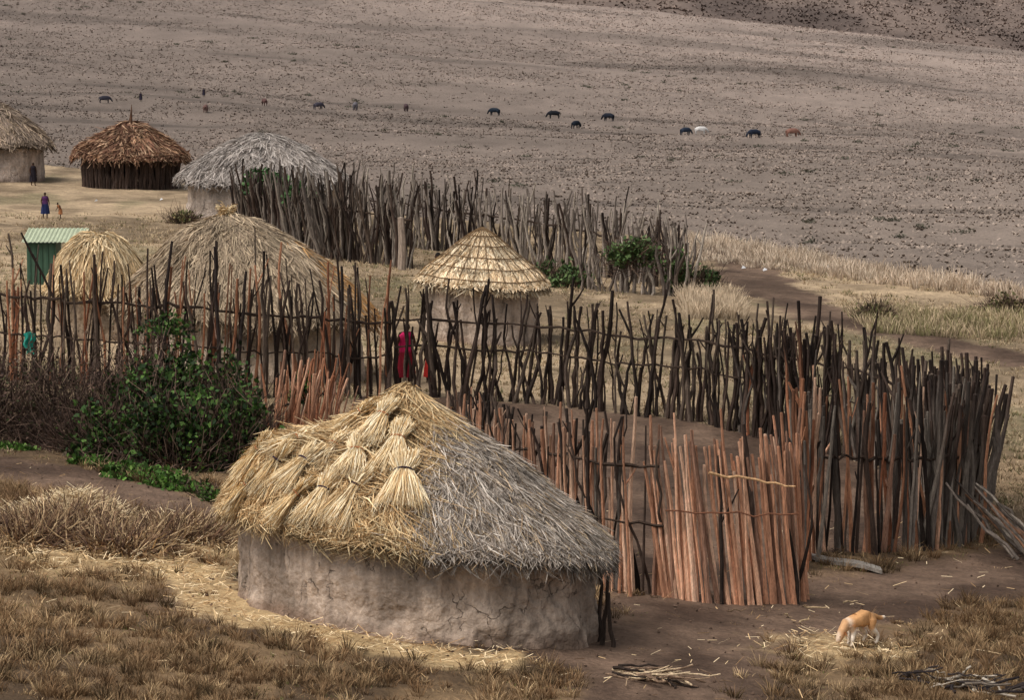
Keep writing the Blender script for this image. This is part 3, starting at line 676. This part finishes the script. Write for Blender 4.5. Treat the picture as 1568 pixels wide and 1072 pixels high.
for sg in (1,-1):
    b=len(dp);f=.035*sg
    dp+=[(.13+f,.06*sg,.25,.050),(.10+f,.075*sg,.19,.036),(.13+f,.075*sg,.10,.026),(.13+f,.075*sg,.03,.023),(.17+f,.075*sg,.018,.023)]
    de+=[(2,b),(b,b+1),(b+1,b+2),(b+2,b+3),(b+3,b+4)]
    b=len(dp)
    dp+=[(-.16,.06*sg,.29,.068),(-.10-f,.075*sg,.21,.046),(-.21-f,.075*sg,.125,.027),(-.19-f,.075*sg,.03,.023),(-.15-f,.075*sg,.018,.023)]
    de+=[(1,b),(b,b+1),(b+1,b+2),(b+2,b+3),(b+3,b+4)]
def dogc(V):
    tan=S(196,146,98);wh=S(230,216,198);w=sm(.25,.17,V[:,2]+.03*np.sin(V[:,0]*40))
    w=np.where((V[:,0]>.23)&(np.abs(V[:,1])<.065),.10+.5*sm(.31,.34,V[:,0]),w)
    w=np.maximum(w,sm(-.34,-.40,V[:,0]));w=np.maximum(w,.6*np.exp(-((V[:,0]-.20)/.03)**2))
    c=mix(np.broadcast_to(tan,V.shape),wh,w)*(.75+.5*vn(V[:,0]*18,V[:,2]*18+V[:,1]*9,5))[:,None]
    return np.where((V[:,0:1]>.33)&(V[:,2:3]<.07),S(40,30,30),c)
DX,DY=4.98,54.35;pl=placer(DX,DY,float(T(DX,DY))+.02,math.radians(214),1.15)
mb=MB();addskin(mb,skin(dp,de),dogc,pl)
for sg in (1,-1):
    V=np.array([(.28,.045*sg,.215),(.25,.05*sg,.205),(.26,.105*sg,.145),(.295,.065*sg,.185)]);mb.add(pl(V),[(0,1,2),(0,2,3)],S(140,90,54),tri=True)
    V=np.array([(.325,.035*sg,.15),(.332,.043*sg,.14),(.338,.035*sg,.133),(.33,.027*sg,.145)])+[.008,.012*sg,.004];mb.add(pl(V),[(0,1,2,3)],S(20,15,15))
mb.build('dog',M_skin,smooth=True)
cp=[(0,0,.88,.38),(-.65,0,.92,.33),(.55,0,.90,.36),(.88,0,.85,.22),(1.08,0,.62,.16),(1.2,0,.38,.13),(1.28,0,.2,.08),(-.95,0,.98,.06),(-1.02,0,.5,.03),(.45,0,1.2,.13)]
ce=[(0,1),(0,2),(2,3),(3,4),(4,5),(5,6),(1,7),(7,8),(2,9)]
for sg in (1,-1):
    b=len(cp);cp+=[(.55,.2*sg,.6,.13),(.55,.2*sg,.32,.08),(.55,.2*sg,.03,.07),(-.7,.2*sg,.65,.17),(-.8,.2*sg,.36,.08),(-.75,.2*sg,.03,.07)];ce+=[(2,b),(b,b+1),(b+1,b+2),(1,b+3),(b+3,b+4),(b+4,b+5)]
cowS=skin(cp,ce,1)
for x,y,c,a in COWS:
    mb=MB();pl=placer(x,y,float(T(x,y))+.05,a,1.4*float(U(.9,1.1)))
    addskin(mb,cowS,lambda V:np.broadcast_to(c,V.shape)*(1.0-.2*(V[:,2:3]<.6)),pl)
    for sg in (1,-1):
        tt=np.linspace(0,1,5);P=np.stack([1.08+tt*.15,sg*(.08+.26*np.sin(tt*1.5)),.66+.2*tt],-1);tubes(mb,pl(P),np.linspace(.04,.012,5),S(120,112,100),5)
        V=np.array([(1.1,.12*sg,.62),(1.04,.32*sg,.62),(1.12,.30*sg,.52),(1.16,.13*sg,.54)]);mb.add(pl(V),[(0,1,2,3)],c)
    mb.build('cow',M_skin,smooth=True)
def person(name,x,y,ht,ang,cloth,cloth2=None,bend=0.,armf=0.,robe=.45):
    z=float(T(x,y));sc=ht/1.7;pl=placer(x,y,z,ang,sc);E=empty(name,x,y,z)
    sk=S(62,40,30)
    bx=lambda h:bend*max(0,h-.95)
    pts=[(0,0,.93,.13,.11),(bx(1.15),0,1.15,.115),(bx(1.35),0,1.35,.13,.11),(bx(1.47),0,1.47,.055)]
    ed=[(0,1),(1,2),(2,3)]
    hands=[]
    for sg in (1,-1):
        b=len(pts);st=.10*sg
        pts+=[(0,.09*sg,.86,.09),(.02+st*.5,.10*sg,.5,.062),(st,.10*sg,.10,.04),(st+.03,.10*sg,.035,.036),(st+.14,.11*sg,.025,.034)]
        ed+=[(0,b),(b,b+1),(b+1,b+2),(b+2,b+3),(b+3,b+4)]
        b=len(pts);e=(bx(1.35)+armf*.05-.02,.25*sg,1.12);w=(bx(1.35)+.08+armf*.2,.25*sg,.90+armf*.2)
        pts+=[(bx(1.4),.17*sg,1.40,.06),(*e,.042),(*w,.028),(w[0]+.02,w[1],w[2]-.07,.034,.02)]
        ed+=[(2,b),(b,b+1),(b+1,b+2),(b+2,b+3)];hands.append((w,sg))
    mb=MB();addskin(mb,skin(pts,ed,2),lambda V:np.broadcast_to(sk,V.shape),pl)
    for w,sg in hands:
        for i in range(4):
            L=[.062,.072,.068,.054][i];P=np.array([(w[0]+.045-.022*i,w[1],w[2]-.10),(w[0]+.05-.022*i,w[1]+.003*sg,w[2]-.10-L*.55),(w[0]+.045-.022*i,w[1]-.012*sg,w[2]-.10-L)]);tubes(mb,pl(P),np.array([.010,.009,.007])*sc,sk,5)
        P=np.array([(w[0]+.045,w[1],w[2]-.055),(w[0]+.075,w[1],w[2]-.085),(w[0]+.08,w[1],w[2]-.11)]);tubes(mb,pl(P),np.array([.012,.010,.008])*sc,sk,5)
    nu,nv=20,14;u=np.arange(nu)*2*np.pi/nu;v=np.linspace(0.02,np.pi-.02,nv);vv,uu=np.meshgrid(v,u,indexing='ij')
    dx=np.sin(vv)*np.cos(uu);dy=np.sin(vv)*np.sin(uu);dz=np.cos(vv)
    r=1-.12*(dz<-.3)*np.abs(dy)+.16*np.exp(-((dy/.13)**2+((dz+.12)/.16)**2))*(dx>0)-.07*np.exp(-(((np.abs(dy)-.35)/.15)**2+((dz-.1)/.12)**2))*(dx>0)+.05*np.exp(-((dy/.3)**2+((dz+.5)/.08)**2))*(dx>0)+.14*np.exp(-(((np.abs(dy)-1)/.1)**2+((dz)/.2)**2+(dx/.2)**2))
    hx=bx(1.6)+.02
    V=np.stack([hx+dx*r*.098,dy*r*.078,1.585+dz*r*.115],-1).reshape(-1,3)
    hair=((dz>.35)|((dx<-.1)&(dz>-.3))).ravel()
    C=np.where(hair[:,None],S(24,18,16),sk)
    i=np.arange(nv-1)[:,None]*nu;k=np.arange(nu)[None];k2=(k+1)%nu
    mb.add(pl(V),np.stack([i+k,i+k2,i+nu+k2,i+nu+k],-1).reshape(-1,4),C)
    mb.build(name+'_body',M_skin,E,True)
    mb=MB();nv=16;nu=48;h=np.linspace(1.45,robe,nv);u=np.arange(nu)*2*np.pi/nu;hh,uu=np.meshgrid(h,u,indexing='ij')
    pr=np.interp(h,[.3,.9,1.15,1.36,1.43,1.46],[.26,.20,.165,.2,.16,.08])[:,None]
    fold=1+.07*np.sin(uu*9+hh*3)*sm(1.3,.6,hh)+.02*np.sin(uu*5)
    X=np.vectorize(bx)(hh)+pr*.75*np.cos(uu)*fold;Y=pr*1.12*np.sin(uu)*fold
    V=np.stack([X,Y,hh],-1).reshape(-1,3);c2=cloth if cloth2 is None else cloth2
    C=np.where((V[:,2:3]<.95),cloth,c2)
    i=np.arange(nv-1)[:,None]*nu;k=np.arange(nu)[None];k2=(k+1)%nu
    mb.add(pl(V),np.stack([i+k,i+k2,i+nu+k2,i+nu+k],-1).reshape(-1,4),C);mb.build(name+'_robe',M_cloth,E,True)
person('standing_child',-15.3,125.6,.86,-1.2,S(40,48,84),S(84,50,90),0,.3,.3)
person('standing_child',-14.75,125.2,.55,-2.4,S(150,100,66),None,.5,.4,.5)
person('standing_herder',-17.6,141.0,.85,-1.0,S(40,36,42),None,0,0,.3)
person('bending_woman',-2.32,82.3,1.35,-1.3,S(110,24,36),S(190,40,92),.45,.5,.2)
person('standing_child',-1.80,82.6,.7,-1.6,S(180,50,44),None,.1,.3,.3)
person('standing_child',-1.85,96,1.75,-1.6,S(150,70,70),S(200,190,190),.1,.3,.3)
for x,y in HERD: person('distant_herder',x,y,2.0,-1.5,S(44,40,52),None,0,0,.3)

# ---------------- light, world, camera
sc=bpy.context.scene
w=bpy.data.worlds.new('World');sc.world=w;w.use_nodes=True;nt=w.node_tree
bg=nt.nodes['Background'];sky=nt.nodes.new('ShaderNodeTexSky');sky.sky_type='NISHITA';sky.sun_disc=False
el=math.radians(55);az=math.radians(-125)
sky.sun_elevation=el;sky.sun_rotation=az;sky.air_density=1.0;sky.dust_density=5
hs=nt.nodes.new('ShaderNodeHueSaturation');hs.inputs['Saturation'].default_value=.2
nt.links.new(sky.outputs[0],hs.inputs['Color']);nt.links.new(hs.outputs[0],bg.inputs['Color']);bg.inputs['Strength'].default_value=.15
sd=bpy.data.lights.new('sun','SUN');sd.energy=1.5;sd.angle=math.radians(40);sd.color=(1,.94,.87)
so=bpy.data.objects.new('sun',sd);sc.collection.objects.link(so)
from mathutils import Vector
dirv=Vector((math.sin(az)*math.cos(el),math.cos(az)*math.cos(el),math.sin(el)))
so.rotation_euler=dirv.to_track_quat('Z','Y').to_euler()
cd=bpy.data.cameras.new('camera');cd.lens=135;cd.sensor_width=36;cd.clip_start=1;cd.clip_end=8000
co=bpy.data.objects.new('camera',cd);sc.collection.objects.link(co);co.location=(0,0,9.8);co.rotation_euler=(math.radians(90-6.2),0,0)
sc.camera=co
sc.view_settings.view_transform='Standard';sc.view_settings.look='None';sc.view_settings.exposure=0
print('OBJ',len(bpy.data.objects))
